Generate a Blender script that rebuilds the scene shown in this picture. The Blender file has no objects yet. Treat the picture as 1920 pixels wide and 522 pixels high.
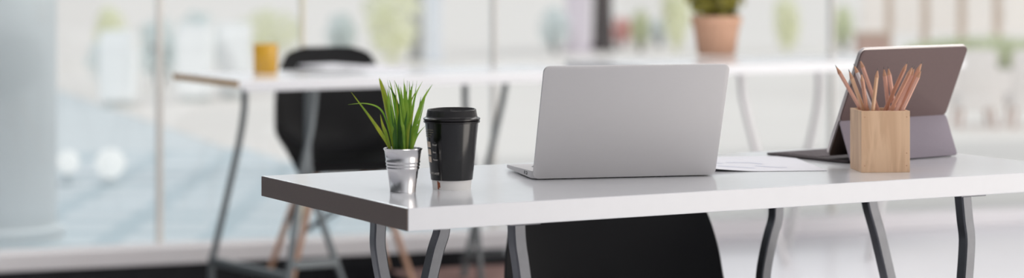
import bpy, bmesh, math, random
from mathutils import Vector, Matrix, Quaternion
random.seed(7)
R = math.radians
sc = bpy.context.scene

# ------------------------------------------------------------------ camera
F_PX, HOR, CAM_Z, W_PX, H_PX = 4255.0, -80.0, 1.12, 1920.0, 522.0
DESK_Z = 0.74
cam_d = bpy.data.cameras.new('camera'); cam = bpy.data.objects.new('camera', cam_d)
sc.collection.objects.link(cam)
cam.location = (0, 0, CAM_Z); cam.rotation_euler = (R(90), 0, 0)
cam_d.sensor_width = 36.0; cam_d.sensor_fit = 'HORIZONTAL'
cam_d.lens = 36.0 * F_PX / W_PX
cam_d.shift_y = (HOR - H_PX / 2) / W_PX
cam_d.clip_start = 0.05; cam_d.clip_end = 300
cam_d.dof.use_dof = True; cam_d.dof.focus_distance = 3.82
cam_d.dof.aperture_fstop = cam_d.lens / 1000 / 0.032
cam_d.dof.aperture_blades = 0
sc.camera = cam

# ------------------------------------------------------------------ world, sun, exposure
SKY_STRENGTH = 1.0
world = bpy.data.worlds.new('daylight'); sc.world = world; world.use_nodes = True
wn = world.node_tree.nodes; wl = world.node_tree.links; wn.clear()
w_out = wn.new('ShaderNodeOutputWorld'); w_bg = wn.new('ShaderNodeBackground')
w_tc = wn.new('ShaderNodeTexCoord'); w_sep = wn.new('ShaderNodeSeparateXYZ')
wl.new(w_tc.outputs['Generated'], w_sep.inputs[0])
def wmath(op, a, b=None):
    n = wn.new('ShaderNodeMath'); n.operation = op
    for i, v in enumerate((a, b)):
        if v is None: continue
        if isinstance(v, (int, float)): n.inputs[i].default_value = v
        else: wl.new(v, n.inputs[i])
    return n.outputs[0]
w_s = wmath('ADD', wmath('MULTIPLY', w_sep.outputs['X'], 0.80), wmath('MULTIPLY', w_sep.outputs['Y'], 0.25))
w_ramp = wn.new('ShaderNodeValToRGB')
wl.new(wmath('ADD', wmath('MULTIPLY', w_s, 0.5), 0.5), w_ramp.inputs[0])
el = w_ramp.color_ramp.elements
el[0].position = 0.22; el[0].color = (0.09, 0.095, 0.10, 1)
el[1].position = 0.86; el[1].color = (0.80, 0.75, 0.71, 1)
e = el.new(0.40); e.color = (0.42, 0.42, 0.44, 1)
e = el.new(0.60); e.color = (0.96, 0.98, 1.01, 1)
w_mix = wn.new('ShaderNodeMix'); w_mix.data_type = 'RGBA'
w_up = wn.new('ShaderNodeMapRange'); w_up.interpolation_type = 'SMOOTHSTEP'
w_up.inputs['From Min'].default_value = 0.15; w_up.inputs['From Max'].default_value = 0.75
wl.new(w_sep.outputs['Z'], w_up.inputs['Value'])
wl.new(w_up.outputs[0], w_mix.inputs['Factor']); wl.new(w_ramp.outputs[0], w_mix.inputs['A'])
w_mix.inputs['B'].default_value = (0.80, 0.83, 0.87, 1)
w_win = wn.new('ShaderNodeMapRange'); w_win.interpolation_type = 'SMOOTHSTEP'      # a tall bright window away to the right
w_win.inputs['From Min'].default_value = 0.94; w_win.inputs['From Max'].default_value = 0.985
w_hor = wmath('SQRT', wmath('ADD', wmath('MULTIPLY', w_sep.outputs['X'], w_sep.outputs['X']), wmath('MULTIPLY', w_sep.outputs['Y'], w_sep.outputs['Y'])))
wl.new(wmath('DIVIDE', wmath('ADD', wmath('MULTIPLY', w_sep.outputs['X'], 0.951), wmath('MULTIPLY', w_sep.outputs['Y'], -0.309)), wmath('MAXIMUM', w_hor, 0.05)), w_win.inputs['Value'])
w_win_z = wn.new('ShaderNodeMapRange'); w_win_z.interpolation_type = 'SMOOTHSTEP'
w_win_z.inputs['From Min'].default_value = 0.62; w_win_z.inputs['From Max'].default_value = 0.42
wl.new(wmath('ABSOLUTE', w_sep.outputs['Z']), w_win_z.inputs['Value'])
w_add = wn.new('ShaderNodeMix'); w_add.data_type = 'RGBA'; w_add.blend_type = 'ADD'; w_add.inputs['B'].default_value = (3.6, 3.35, 3.1, 1)
wl.new(wmath('MULTIPLY', w_win.outputs[0], w_win_z.outputs[0]), w_add.inputs['Factor']); wl.new(w_mix.outputs['Result'], w_add.inputs['A'])
wl.new(w_add.outputs['Result'], w_bg.inputs['Color']); w_bg.inputs['Strength'].default_value = SKY_STRENGTH
wl.new(w_bg.outputs[0], w_out.inputs['Surface'])
sun_d = bpy.data.lights.new('sun', 'SUN'); sun = bpy.data.objects.new('sun', sun_d)
sc.collection.objects.link(sun)
sun_d.energy = 0.95; sun_d.angle = R(4); sun_d.color = (1.0, 0.98, 0.95)
sun.location = (-3, -8, 9)
sun.rotation_euler = Vector((0.30, 0.75, -0.60)).to_track_quat('-Z', 'Y').to_euler()   # from behind the building; the roof shades the room
for lx, ly, pw in ((0.6, 2.6, 9), (1.9, 4.4, 9), (-0.6, 5.6, 12), (0.9, 6.6, 14), (2.2, 7.4, 30), (-1.5, 6.9, 46)):     # unseen fill lights added under the ceiling
    ld = bpy.data.lights.new('ceiling_fill', 'AREA'); lo = bpy.data.objects.new('ceiling_fill', ld); sc.collection.objects.link(lo)
    ld.shape = 'RECTANGLE'; ld.size = 1.2; ld.size_y = 0.6; ld.energy = pw; ld.color = (1.0, 0.96, 0.92); lo.location = (lx, ly, 2.93)
    if lx < -1: lo.rotation_euler = Vector((-0.45, 1.7, -2.0)).to_track_quat('-Z', 'Y').to_euler()        # this one is tilted to brighten the column
sc.view_settings.view_transform = 'Standard'; sc.view_settings.look = 'None'
sc.view_settings.gamma = 1.0; sc.view_settings.use_curve_mapping = False
sc.view_settings.exposure = -0.17

# ------------------------------------------------------------------ helpers
def at(x, y, z=0.0):
    """where the sight line through a photo pixel meets the level z"""
    d = F_PX * (CAM_Z - z) / (y - HOR)
    return Vector(((x - W_PX / 2) / F_PX * d, d, z))
def at_depth(x, y, d):
    return Vector(((x - W_PX / 2) / F_PX * d, d, CAM_Z - (y - HOR) / F_PX * d))

def link(o):
    sc.collection.objects.link(o); return o
def tag(o, label, cat, group=None):
    o['label'] = label; o['category'] = cat
    if group: o['group'] = group
    return o
def thing(name, loc, label, cat, rz=0.0, group=None):
    o = bpy.data.objects.new(name, None); o.empty_display_size = 0.05
    o.location = loc; o.rotation_euler = (0, 0, rz); link(o)
    return tag(o, label, cat, group)
def mesh(name, bm, mat, parent=None, smooth=False, angle=None):
    bmesh.ops.recalc_face_normals(bm, faces=bm.faces[:])
    me = bpy.data.meshes.new(name); bm.to_mesh(me); bm.free()
    if smooth:
        me.polygons.foreach_set('use_smooth', [True] * len(me.polygons))
        if angle: me.set_sharp_from_angle(angle=R(angle))
    o = bpy.data.objects.new(name, me); me.materials.append(mat); link(o)
    if parent: o.parent = parent
    return o
def struct(name, bm, mat, parent=None, **k):
    o = mesh(name, bm, mat, parent, **k)
    if parent is None: o['kind'] = 'structure'
    return o

def box(bm, lo, hi, bev=0.0, seg=2, M=None):
    lo, hi = Vector(lo), Vector(hi)
    b = bmesh.new(); bmesh.ops.create_cube(b, size=1)
    for v in b.verts:
        v.co = Vector([(lo[i] + hi[i]) / 2 + v.co[i] * (hi[i] - lo[i]) for i in range(3)])
    if bev: bmesh.ops.bevel(b, geom=b.edges[:], offset=bev, segments=seg, profile=0.5, affect='EDGES')
    if M: bmesh.ops.transform(b, matrix=M, verts=b.verts[:])
    join(bm, b); return bm
def join(bm, b):
    me = bpy.data.meshes.new('tmp'); b.to_mesh(me); b.free(); bm.from_mesh(me); bpy.data.meshes.remove(me)
def nb(): return bmesh.new()
def lathe(bm, prof, seg=48, M=None, close=False):
    b = nb(); rings = []
    for r, z in prof:
        if r < 1e-6: rings.append([b.verts.new((0, 0, z))])
        else: rings.append([b.verts.new((r * math.cos(2 * math.pi * k / seg), r * math.sin(2 * math.pi * k / seg), z)) for k in range(seg)])
    for a, c in zip(rings[:-1], rings[1:]):
        for k in range(seg):
            k2 = (k + 1) % seg
            if len(a) == 1 and len(c) == 1: continue
            if len(a) == 1: b.faces.new((a[0], c[k], c[k2]))
            elif len(c) == 1: b.faces.new((a[k], a[k2], c[0]))
            else: b.faces.new((a[k], a[k2], c[k2], c[k]))
    if M: bmesh.ops.transform(b, matrix=M, verts=b.verts[:])
    join(bm, b); return bm
def smooth_path(pts, n=5):
    pts = [Vector(p) for p in pts]; out = []
    for i in range(len(pts) - 1):
        p0 = pts[max(i - 1, 0)]; p1 = pts[i]; p2 = pts[i + 1]; p3 = pts[min(i + 2, len(pts) - 1)]
        for k in range(n):
            t = k / n
            out.append(0.5 * ((2 * p1) + (p2 - p0) * t + (2 * p0 - 5 * p1 + 4 * p2 - p3) * t * t + (3 * p1 - p0 - 3 * p2 + p3) * t ** 3))
    out.append(pts[-1]); return out
def sweep(bm, pts, sect, ref):
    """sweep a closed section [(a,b)..] along pts; a runs along ref x tangent, b along ref"""
    pts = [Vector(p) for p in pts]; ref = Vector(ref).normalized(); rings = []
    b = nb()
    for i, p in enumerate(pts):
        t = (pts[min(i + 1, len(pts) - 1)] - pts[max(i - 1, 0)]).normalized()
        s = t.cross(ref).normalized(); r2 = s.cross(t).normalized()
        rings.append([b.verts.new(p + s * q[0] + r2 * q[1]) for q in sect])
    n = len(sect)
    for a, c in zip(rings[:-1], rings[1:]):
        for k in range(n): b.faces.new((a[k], a[(k + 1) % n], c[(k + 1) % n], c[k]))
    b.faces.new(rings[0][::-1]); b.faces.new(rings[-1])
    join(bm, b); return bm
def rect_sect(w, h, c=0.0025):
    w, h = w / 2, h / 2
    return [(-w + c, -h), (w - c, -h), (w, -h + c), (w, h - c), (w - c, h), (-w + c, h), (-w, h - c), (-w, -h + c)]
def circ_sect(r, n=10):
    return [(r * math.cos(2 * math.pi * k / n), r * math.sin(2 * math.pi * k / n)) for k in range(n)]
def taper_tube(bm, p, q, r0, r1, n=12):
    p, q = Vector(p), Vector(q); d = (q - p)
    M = Matrix.Translation(p) @ d.to_track_quat('Z', 'Y').to_matrix().to_4x4()
    L = d.length
    return lathe(bm, [(0, 0), (r0, 0), (r1, L), (0, L)], n, M)
def rounded_rect(w, h, r, n=6, x0=0.0, y0=0.0):
    out = []
    for cx, cy, a0 in ((x0 + w - r, y0 + h - r, 0), (x0 + r, y0 + h - r, 90), (x0 + r, y0 + r, 180), (x0 + w - r, y0 + r, 270)):
        for k in range(n + 1):
            a = R(a0 + 90 * k / n); out.append((cx + r * math.cos(a), cy + r * math.sin(a)))
    return out
def slab(bm, outline, z0, z1, bev=0.0, M=None):
    b = nb(); vs = [b.verts.new((x, y, z0)) for x, y in outline]
    f = b.faces.new(vs); ex = bmesh.ops.extrude_face_region(b, geom=[f])
    for v in ex['geom']:
        if isinstance(v, bmesh.types.BMVert): v.co.z = z1
    if bev:
        es = [e for e in b.edges if abs(e.verts[0].co.z - e.verts[1].co.z) < 1e-7]
        bmesh.ops.bevel(b, geom=es, offset=bev, segments=2, profile=0.5, affect='EDGES')
    if M: bmesh.ops.transform(b, matrix=M, verts=b.verts[:])
    join(bm, b); return bm

# ------------------------------------------------------------------ materials
def mat(name, col, rough=0.5, metal=0.0, spec=0.5, noise=None, bump=None, coat=0.0, trans=0.0):
    m = bpy.data.materials.new(name); m.use_nodes = True
    nt = m.node_tree; b = nt.nodes['Principled BSDF']
    b.inputs['Base Color'].default_value = (*col, 1); b.inputs['Roughness'].default_value = rough
    b.inputs['Metallic'].default_value = metal; b.inputs['Specular IOR Level'].default_value = spec
    b.inputs['Coat Weight'].default_value = coat
    tc = nt.nodes.new('ShaderNodeTexCoord')
    def mapped(scale):
        mp = nt.nodes.new('ShaderNodeMapping'); mp.inputs['Scale'].default_value = scale
        nt.links.new(tc.outputs['Object'], mp.inputs[0]); return mp.outputs[0]
    if noise:                      # (colour2, scale xyz, detail)
        n = nt.nodes.new('ShaderNodeTexNoise'); n.inputs['Scale'].default_value = 1; n.inputs['Detail'].default_value = noise[2]
        nt.links.new(mapped(noise[1]), n.inputs['Vector'])
        cr = nt.nodes.new('ShaderNodeValToRGB'); cr.color_ramp.elements[0].position = 0.35; cr.color_ramp.elements[1].position = 0.65
        cr.color_ramp.elements[0].color = (*col, 1); cr.color_ramp.elements[1].color = (*noise[0], 1)
        nt.links.new(n.outputs['Fac'], cr.inputs[0]); nt.links.new(cr.outputs[0], b.inputs['Base Color'])
    if bump:                       # (scale xyz, strength, distance)
        n = nt.nodes.new('ShaderNodeTexNoise'); n.inputs['Scale'].default_value = 1; n.inputs['Detail'].default_value = 4
        nt.links.new(mapped(bump[0]), n.inputs['Vector'])
        bp = nt.nodes.new('ShaderNodeBump'); bp.inputs['Strength'].default_value = bump[1]; bp.inputs['Distance'].default_value = bump[2]
        nt.links.new(n.outputs['Fac'], bp.inputs['Height']); nt.links.new(bp.outputs[0], b.inputs['Normal'])
    return m
def srgb(r, g, b):
    f = lambda c: (c / 255 / 12.92) if c / 255 <= 0.04045 else ((c / 255 + 0.055) / 1.055) ** 2.4
    return (f(r), f(g), f(b))
M_WHITE = mat('white_laminate', (0.795, 0.80, 0.825), 0.15, spec=0.6, noise=((0.785, 0.79, 0.815), (40, 40, 40), 3))
M_EDGE = mat('brown_edge_band', srgb(92, 81, 76), 0.6, noise=(srgb(99, 87, 81), (300, 300, 600), 4), bump=((400, 400, 400), 0.2, 0.001))
M_EDGE_B = mat('golden_brown_edge_band', srgb(176, 140, 92), 0.6)
M_STEEL = mat('dark_satin_steel', (0.12, 0.124, 0.135), 0.32, metal=0.85, noise=((0.13, 0.134, 0.146), (60, 60, 60), 2))
M_STEEL_B = mat('hazed_slate_steel', (0.16, 0.18, 0.19), 0.4, metal=0.3)  # haze over the back desk's legs put into the colour
M_STEEL_C = mat('hazed_pale_steel', (0.66, 0.65, 0.66), 0.4, metal=0.2)  # paler still, for the haze over the farthest desk's legs
M_ALU = mat('brushed_aluminium', (0.632, 0.617, 0.622), 0.5, metal=0.3, noise=((0.636, 0.621, 0.626), (60, 60, 200), 3))
M_ALU_DK = mat('dark_port_recess', (0.03, 0.03, 0.03), 0.5)
M_KEY = mat('black_keys', (0.03, 0.03, 0.035), 0.5)
M_SCREEN = mat('dark_glass_screen', (0.02, 0.02, 0.025), 0.08, spec=0.6)
M_CUP = mat('matt_black_card', (0.004, 0.004, 0.005), 0.16, spec=0.55, bump=((200, 200, 200), 0.05, 0.0005))
M_LID = mat('black_plastic_lid', (0.008, 0.007, 0.008), 0.26, spec=0.45)
M_CUPW = mat('white_card', (0.82, 0.80, 0.78), 0.5)
M_PRINT = mat('pale_print', srgb(228, 222, 214), 0.6)
M_PRINT_DIM = mat('dim_olive_print', srgb(150, 142, 120), 0.6)
M_BOXPRINT = mat('beige_print_box', srgb(226, 206, 188), 0.6)
M_BROWNMARK = mat('brown_card_mark', srgb(150, 82, 52), 0.6)
M_PAIL = mat('galvanised_metal', (0.70, 0.69, 0.70), 0.20, metal=1.0, bump=((60, 60, 20), 0.06, 0.001))
M_SOIL = mat('dark_soil', (0.03, 0.022, 0.015), 0.9)
M_BLADE = mat('green_blade', srgb(104, 152, 44), 0.45, noise=(srgb(150, 184, 66), (90, 90, 25), 3))
M_BLADE_D = mat('deep_green_blade', srgb(46, 86, 28), 0.45, noise=(srgb(72, 118, 38), (90, 90, 25), 3))
M_BLADE_Y = mat('yellow_green_blade', srgb(168, 174, 52), 0.45, noise=(srgb(122, 150, 44), (70, 70, 20), 3))
M_BLACK = mat('black_chair_plastic', (0.010, 0.010, 0.011), 0.5, spec=0.2)
M_BEECH = mat('beech_dowel', srgb(228, 184, 156), 0.5, noise=(srgb(214, 168, 140), (30, 30, 6), 3))
M_PAPER = mat('white_paper', (0.86, 0.86, 0.91), 0.7)
M_INK = mat('faint_blue_ink', srgb(206, 212, 234), 0.8)
M_COVER = mat('mauve_grey_cover', srgb(108, 90, 90), 0.55, spec=0.3, noise=(srgb(113, 94, 93), (500, 500, 500), 3))
M_FLAP = mat('lavender_grey_cover', srgb(146, 137, 148), 0.6, noise=(srgb(150, 141, 152), (500, 500, 500), 3))
M_COVER_SHADE = mat('shaded_cover_brown', srgb(74, 58, 50), 0.8)  # shade inside the folded cover put into a darker colour
M_TABEDGE = mat('silver_tablet_edge', (0.62, 0.58, 0.57), 0.3, metal=0.7)
M_KEYB = mat('dark_fabric_keyboard', srgb(72, 64, 66), 0.8)
M_KEYCAP = mat('grey_fabric_keycap', srgb(104, 95, 98), 0.8)

def wood_mat(name, c1, c2, scale):
    m = bpy.data.materials.new(name); m.use_nodes = True; nt = m.node_tree; b = nt.nodes['Principled BSDF']
    b.inputs['Roughness'].default_value = 0.5
    tc = nt.nodes.new('ShaderNodeTexCoord'); mp = nt.nodes.new('ShaderNodeMapping'); mp.inputs['Scale'].default_value = scale
    nt.links.new(tc.outputs['Object'], mp.inputs[0])
    n = nt.nodes.new('ShaderNodeTexNoise'); n.inputs['Scale'].default_value = 1.0; n.inputs['Detail'].default_value = 6; n.inputs['Distortion'].default_value = 0.6
    nt.links.new(mp.outputs[0], n.inputs['Vector'])
    wv = nt.nodes.new('ShaderNodeMath'); wv.operation = 'SINE'; mu = nt.nodes.new('ShaderNodeMath'); mu.operation = 'MULTIPLY'; mu.inputs[1].default_value = 26
    nt.links.new(n.outputs['Fac'], mu.inputs[0]); nt.links.new(mu.outputs[0], wv.inputs[0])
    mr = nt.nodes.new('ShaderNodeMapRange'); mr.inputs['From Min'].default_value = -1
    nt.links.new(wv.outputs[0], mr.inputs['Value'])
    cr = nt.nodes.new('ShaderNodeValToRGB'); cr.color_ramp.elements[0].color = (*c1, 1); cr.color_ramp.elements[1].color = (*c2, 1)
    nt.links.new(mr.outputs[0], cr.inputs[0]); nt.links.new(cr.outputs[0], b.inputs['Base Color'])
    return m
M_BOX = wood_mat('pale_oak_veneer', srgb(228, 192, 158), srgb(212, 174, 140), (22, 22, 4.5))
M_PEN_TAN = mat('tan_pencil_wood', srgb(226, 182, 146), 0.3, noise=(srgb(216, 170, 134), (120, 120, 12), 3))
M_PEN_PINK = mat('rosy_pencil_wood', srgb(228, 178, 158), 0.3, noise=(srgb(216, 164, 144), (120, 120, 12), 3))
M_PEN_BROWN = mat('brown_pencil_wood', srgb(204, 148, 122), 0.3, noise=(srgb(190, 134, 108), (120, 120, 12), 3))
M_PEN_WHITE = mat('white_pencil_paint', srgb(214, 206, 206), 0.35)
M_CONE = mat('sharpened_cedar', srgb(208, 160, 130), 0.6, noise=(srgb(192, 142, 112), (200, 200, 60), 2))
M_LEAD = mat('graphite', (0.13, 0.11, 0.10), 0.35)

M_FLOOR = mat('pale_floor', (0.80, 0.80, 0.85), 0.25, noise=((0.77, 0.77, 0.82), (1.5, 1.5, 1.5), 3))
M_FLOOR_PINK = mat('pinkish_brown_carpet', srgb(170, 142, 136), 0.9, spec=0.0, noise=(srgb(150, 122, 118), (12, 12, 12), 3))
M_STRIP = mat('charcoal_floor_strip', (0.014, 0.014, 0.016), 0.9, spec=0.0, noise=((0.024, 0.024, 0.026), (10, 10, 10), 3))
M_LEDGE = mat('pinkish_white_ledge', (0.92, 0.90, 0.92), 0.5, noise=((0.90, 0.87, 0.89), (3, 3, 3), 3))
M_COLUMN = mat('white_column_plaster', (0.93, 0.94, 0.95), 0.7, noise=((0.91, 0.92, 0.93), (4, 4, 1), 3))
M_FRAME = mat('beige_white_window_frame', srgb(232, 228, 222), 0.4)
M_FRAME_Y = mat('pale_brass_window_bar', srgb(240, 232, 208), 0.4)
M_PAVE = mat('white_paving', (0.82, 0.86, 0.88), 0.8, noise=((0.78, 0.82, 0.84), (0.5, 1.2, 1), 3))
M_PAVE_W = mat('flare_warm_paving', (0.98, 0.92, 0.875), 0.8, noise=((0.96, 0.895, 0.85), (0.6, 1.0, 1), 3))  # warm flare at the right put into a second paving colour

def deck_mat():
    m = mat('shade_blue_decking', srgb(206, 216, 222), 0.5)  # deck pattern with the building's bluish shade put into its colour
    nt = m.node_tree; b = nt.nodes['Principled BSDF']; tc = nt.nodes.new('ShaderNodeTexCoord')
    br = nt.nodes.new('ShaderNodeTexBrick'); br.inputs['Scale'].default_value = 1.0
    br.inputs['Color1'].default_value = (*srgb(226, 234, 238), 1); br.inputs['Color2'].default_value = (*srgb(236, 240, 243), 1)
    br.inputs['Mortar'].default_value = (*srgb(204, 217, 223), 1); br.inputs['Brick Width'].default_value = 0.4
    br.inputs['Row Height'].default_value = 0.42; br.inputs['Mortar Size'].default_value = 0.06; br.offset = 0.0
    nt.links.new(tc.outputs['Object'], br.inputs['Vector']); nt.links.new(br.outputs['Color'], b.inputs['Base Color'])
    return m
M_DECK = deck_mat()
def glass_mat():
    m = bpy.data.materials.new('clear_window_glass'); m.use_nodes = True; nt = m.node_tree; nt.nodes.clear()
    o = nt.nodes.new('ShaderNodeOutputMaterial'); mx = nt.nodes.new('ShaderNodeMixShader')
    t = nt.nodes.new('ShaderNodeBsdfTransparent'); t.inputs[0].default_value = (0.95, 0.97, 0.97, 1)
    g = nt.nodes.new('ShaderNodeBsdfGlossy'); g.inputs['Roughness'].default_value = 0.02
    fr = nt.nodes.new('ShaderNodeFresnel'); fr.inputs['IOR'].default_value = 1.45
    nt.links.new(fr.outputs[0], mx.inputs[0]); nt.links.new(t.outputs[0], mx.inputs[1]); nt.links.new(g.outputs[0], mx.inputs[2])
    nt.links.new(mx.outputs[0], o.inputs[0]); return m
M_GLASS = glass_mat()
M_POST_GREY = mat('grey_post_paint', srgb(176, 176, 176), 0.6)
M_POST_WHITE = mat('bluish_white_post_paint', srgb(222, 226, 236), 0.6)
M_POST_LAV = mat('lavender_grey_post_paint', srgb(218, 208, 218), 0.6)
M_TRUNK = mat('dark_brown_bark', srgb(78, 66, 66), 0.9, noise=(srgb(60, 50, 50), (8, 8, 2), 4))
M_BLOCK = mat('white_block_concrete', (0.90, 0.91, 0.92), 0.8, noise=((0.86, 0.87, 0.88), (3, 3, 3), 3))
M_MUSTARD = mat('mustard_glaze', srgb(206, 158, 48), 0.25, spec=0.6)
M_TERRA = mat('terracotta', srgb(222, 176, 148), 0.7, noise=(srgb(214, 168, 140), (20, 20, 20), 3))
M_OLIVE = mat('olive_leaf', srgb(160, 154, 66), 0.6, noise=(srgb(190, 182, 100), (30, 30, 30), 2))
M_LEAF_Y = mat('pale_yellow_green_leaf', (0.92, 0.93, 0.74), 0.7, noise=((0.95, 0.95, 0.82), (5, 5, 5), 2))  # haze and overexposure put into these pale outdoor leaf colours
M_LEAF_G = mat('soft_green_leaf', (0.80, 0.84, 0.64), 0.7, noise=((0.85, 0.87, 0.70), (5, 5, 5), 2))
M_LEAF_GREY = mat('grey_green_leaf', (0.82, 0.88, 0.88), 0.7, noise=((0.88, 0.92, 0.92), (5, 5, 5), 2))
M_RED = mat('pinkish_red_petal', srgb(240, 176, 168), 0.7)
M_FENCE = mat('cream_fence_board', (0.96, 0.90, 0.86), 0.7, noise=((0.93, 0.87, 0.83), (4, 4, 1), 3))
M_FPOST = mat('brown_fence_post', srgb(212, 192, 176), 0.8, noise=(srgb(202, 182, 166), (5, 5, 1), 3))
M_LAWN = mat('pale_lawn_grass', (0.70, 0.74, 0.50), 0.9, noise=((0.76, 0.78, 0.56), (6, 6, 6), 3))
M_WSEAT = mat('warm_white_seat_shell', (0.80, 0.75, 0.73), 0.6)
M_SEATLEG = mat('rosy_wood_seat_leg', srgb(190, 158, 146), 0.6)
M_GLOW_STAND = mat('pale_grey_stand', srgb(196, 204, 208), 0.5)
def emit_mat(name, col, s):
    m = bpy.data.materials.new(name); m.use_nodes = True; nt = m.node_tree; b = nt.nodes['Principled BSDF']
    b.inputs['Base Color'].default_value = (0.3, 0.3, 0.3, 1); b.inputs['Emission Color'].default_value = (*col, 1); b.inputs['Emission Strength'].default_value = s
    return m
M_GLOW = emit_mat('glowing_globe', (1.0, 1.0, 0.99), 0.80)

for m_ in (M_BLADE, M_BLADE_D, M_BLADE_Y, M_LEAF_Y, M_LEAF_G, M_LEAF_GREY, M_OLIVE, M_RED):          # leaves let light through
    nt_ = m_.node_tree; bs_ = nt_.nodes['Principled BSDF']; tl_ = nt_.nodes.new('ShaderNodeBsdfTranslucent'); mx_ = nt_.nodes.new('ShaderNodeMixShader')
    mx_.inputs[0].default_value = 0.45; src = bs_.inputs['Base Color'].links[0].from_socket if bs_.inputs['Base Color'].links else None
    if src: nt_.links.new(src, tl_.inputs[0])
    else: tl_.inputs[0].default_value = bs_.inputs['Base Color'].default_value
    nt_.links.new(bs_.outputs[0], mx_.inputs[1]); nt_.links.new(tl_.outputs[0], mx_.inputs[2]); nt_.links.new(mx_.outputs[0], nt_.nodes['Material Output'].inputs[0])

# ------------------------------------------------------------------ setting: floor, window wall, outdoors
WA = at(0, 513); WB = at(900, 470)                     # foot of the ledge, left and right
WD = (WB - WA).normalized(); W_ANG = math.atan2(WD.y, WD.x); WN = Vector((-WD.y, WD.x, 0))
W_M = Matrix.Translation(WA) @ Matrix.Rotation(W_ANG, 4, 'Z')     # local x along wall, y outwards
def wall_x(px):                                         # local x on the glass plane under a photo column
    k = (px - W_PX / 2) / F_PX; P = WA + WN * 0.16
    s = (k * P.y - P.x) / (WD.x - k * WD.y)
    return s
bm = nb()
pts = [W_M @ Vector(p) for p in ((-14, 0.3, 0), (5.2, 0.3, 0), (0.1, -9.0, 0), (-14, -9.0, 0))]
bm.faces.new([bm.verts.new(p) for p in pts])
ex = bmesh.ops.extrude_face_region(bm, geom=bm.faces[:])
for v in ex['geom']:
    if isinstance(v, bmesh.types.BMVert): v.co.z = -0.1
struct('floor', bm, M_FLOOR)
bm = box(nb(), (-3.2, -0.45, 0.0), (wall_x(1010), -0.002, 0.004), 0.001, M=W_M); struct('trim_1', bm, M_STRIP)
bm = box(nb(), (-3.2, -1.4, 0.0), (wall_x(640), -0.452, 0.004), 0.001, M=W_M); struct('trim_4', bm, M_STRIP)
bm = box(nb(), (wall_x(640) + 0.002, -1.4, 0.0), (wall_x(1010), -0.452, 0.006), 0.002, M=W_M); o = struct('floor_carpet', bm, M_FLOOR_PINK)
bm = box(nb(), (-3.2, 0.0, 0.0), (8.0, 0.12, 0.066), 0.006, M=W_M); struct('baseboard_back', bm, M_LEDGE)
bm = box(nb(), (-3.2, 0.12, 0.0), (8.0, 0.28, 0.05), 0.004, M=W_M); struct('trim_2', bm, M_LEDGE)
bm = box(nb(), (-8, -12, 2.97), (12, 0.75, 3.05), M=W_M); struct('ceiling', bm, M_COLUMN)
# round white column at the left
colx = wall_x(8) + 0.09
bm = nb(); lathe(bm, [(0.0, 0.0), (0.26, 0.0), (0.26, 0.05), (0.23, 0.06), (0.23, 2.9), (0, 2.9)], 64, W_M @ Matrix.Translation((colx, 1.0, -0.004)))
struct('trim_3', bm, M_COLUMN, smooth=True, angle=40)
ld = bpy.data.lights.new('column_fill', 'AREA'); lo = bpy.data.objects.new('column_fill', ld); sc.collection.objects.link(lo)   # unseen light added to brighten the column
ld.size = 0.3; ld.energy = 32; ld.color = (0.92, 0.97, 1.0); lo.location = W_M @ Vector((colx + 0.45, 0.40, 2.90))
lo.rotation_euler = (W_M.to_3x3() @ Vector((-0.45, 0.5, -1.9))).to_track_quat('-Z', 'Y').to_euler()
# glazing bays
bays = [wall_x(-700), wall_x(295), wall_x(565), wall_x(925), wall_x(1560), wall_x(2150)]
for i, (a, b_) in enumerate(zip(bays[:-1], bays[1:])):
    fm = M_FRAME_Y if i == 2 else M_FRAME
    w = 0.022 if i in (0, 1) else 0.014
    bm = nb()
    box(bm, (a + 0.001, 0.16, 0.05), (a + w, 0.20, 2.9), 0.003, M=W_M)
    box(bm, (a + 0.001, 0.16, 2.9), (b_, 0.20, 2.96), 0.003, M=W_M)
    box(bm, (a + w, 0.165, 0.05), (b_, 0.195, 0.058), 0.002, M=W_M)
    fr = struct('window_%d' % (i + 1), bm, fm)
    g = mesh('glass_pane', box(nb(), (a + w, 0.178, 0.058), (b_, 0.184, 2.9), M=W_M), M_GLASS, fr)
# outdoor ground
def ground(name, a, b_, y0, y1, z, m):
    bm = box(nb(), (a, y0, z - 0.1), (b_, y1, z), M=W_M)
    return struct(name, bm, m)
ground('ground', -30, 60, 0.30, 150, -0.012, M_PAVE)
bm = nb(); p = [at(40, 292), at(450, 292), at(980, 330), at(700, 470)]
bm = box(nb(), (-6, 0.31, -0.011), (wall_x(1000), 4.9, -0.004), M=W_M)
o = struct('ground_deck', bm, M_DECK)
bm = box(nb(), (2.0, 0.31, -0.011), (40, 60, -0.005), M=W_M); struct('ground_terrace', bm, M_PAVE_W)

# ------------------------------------------------------------------ front desk
def desk_frame(O, th):
    return Matrix.Translation(O) @ Matrix.Rotation(th, 4, 'Z')
def to_plane(M, v, x, y):
    """photo pixel -> desk-local point on the upright plane at depth v behind the front edge"""
    Mi = M.inverted(); c = Mi @ Vector((0, 0, CAM_Z)); r = Mi.to_3x3() @ Vector(((x - W_PX / 2) / F_PX, 1, (HOR - y) / F_PX))
    t = (v - c.y) / r.y; return c + r * t
def leg_path(M, v, px):
    pts = [to_plane(M, v, *p) for p in px]
    for p in pts: p.y = v
    return pts
def finish_leg(pts, top, extra=()):
    """straighten the head of a leg up to the table and carry its foot down to the floor"""
    a = pts[0]; head = Vector((a.x, a.y, top))
    out = [head] + [p for p in pts if p.z < top - 0.012]
    b = out[-1]; c = out[-2]; d = (b - c); 
    if b.z > 0.01:
        out = smooth_path(out, 6)
        if extra: out += [Vector((b.x + ex_, b.y, z_)) for ex_, z_ in extra]
        else: out.append(Vector((b.x + d.x / d.z * (0 - b.z), b.y, 0.0)))
    return out
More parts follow.
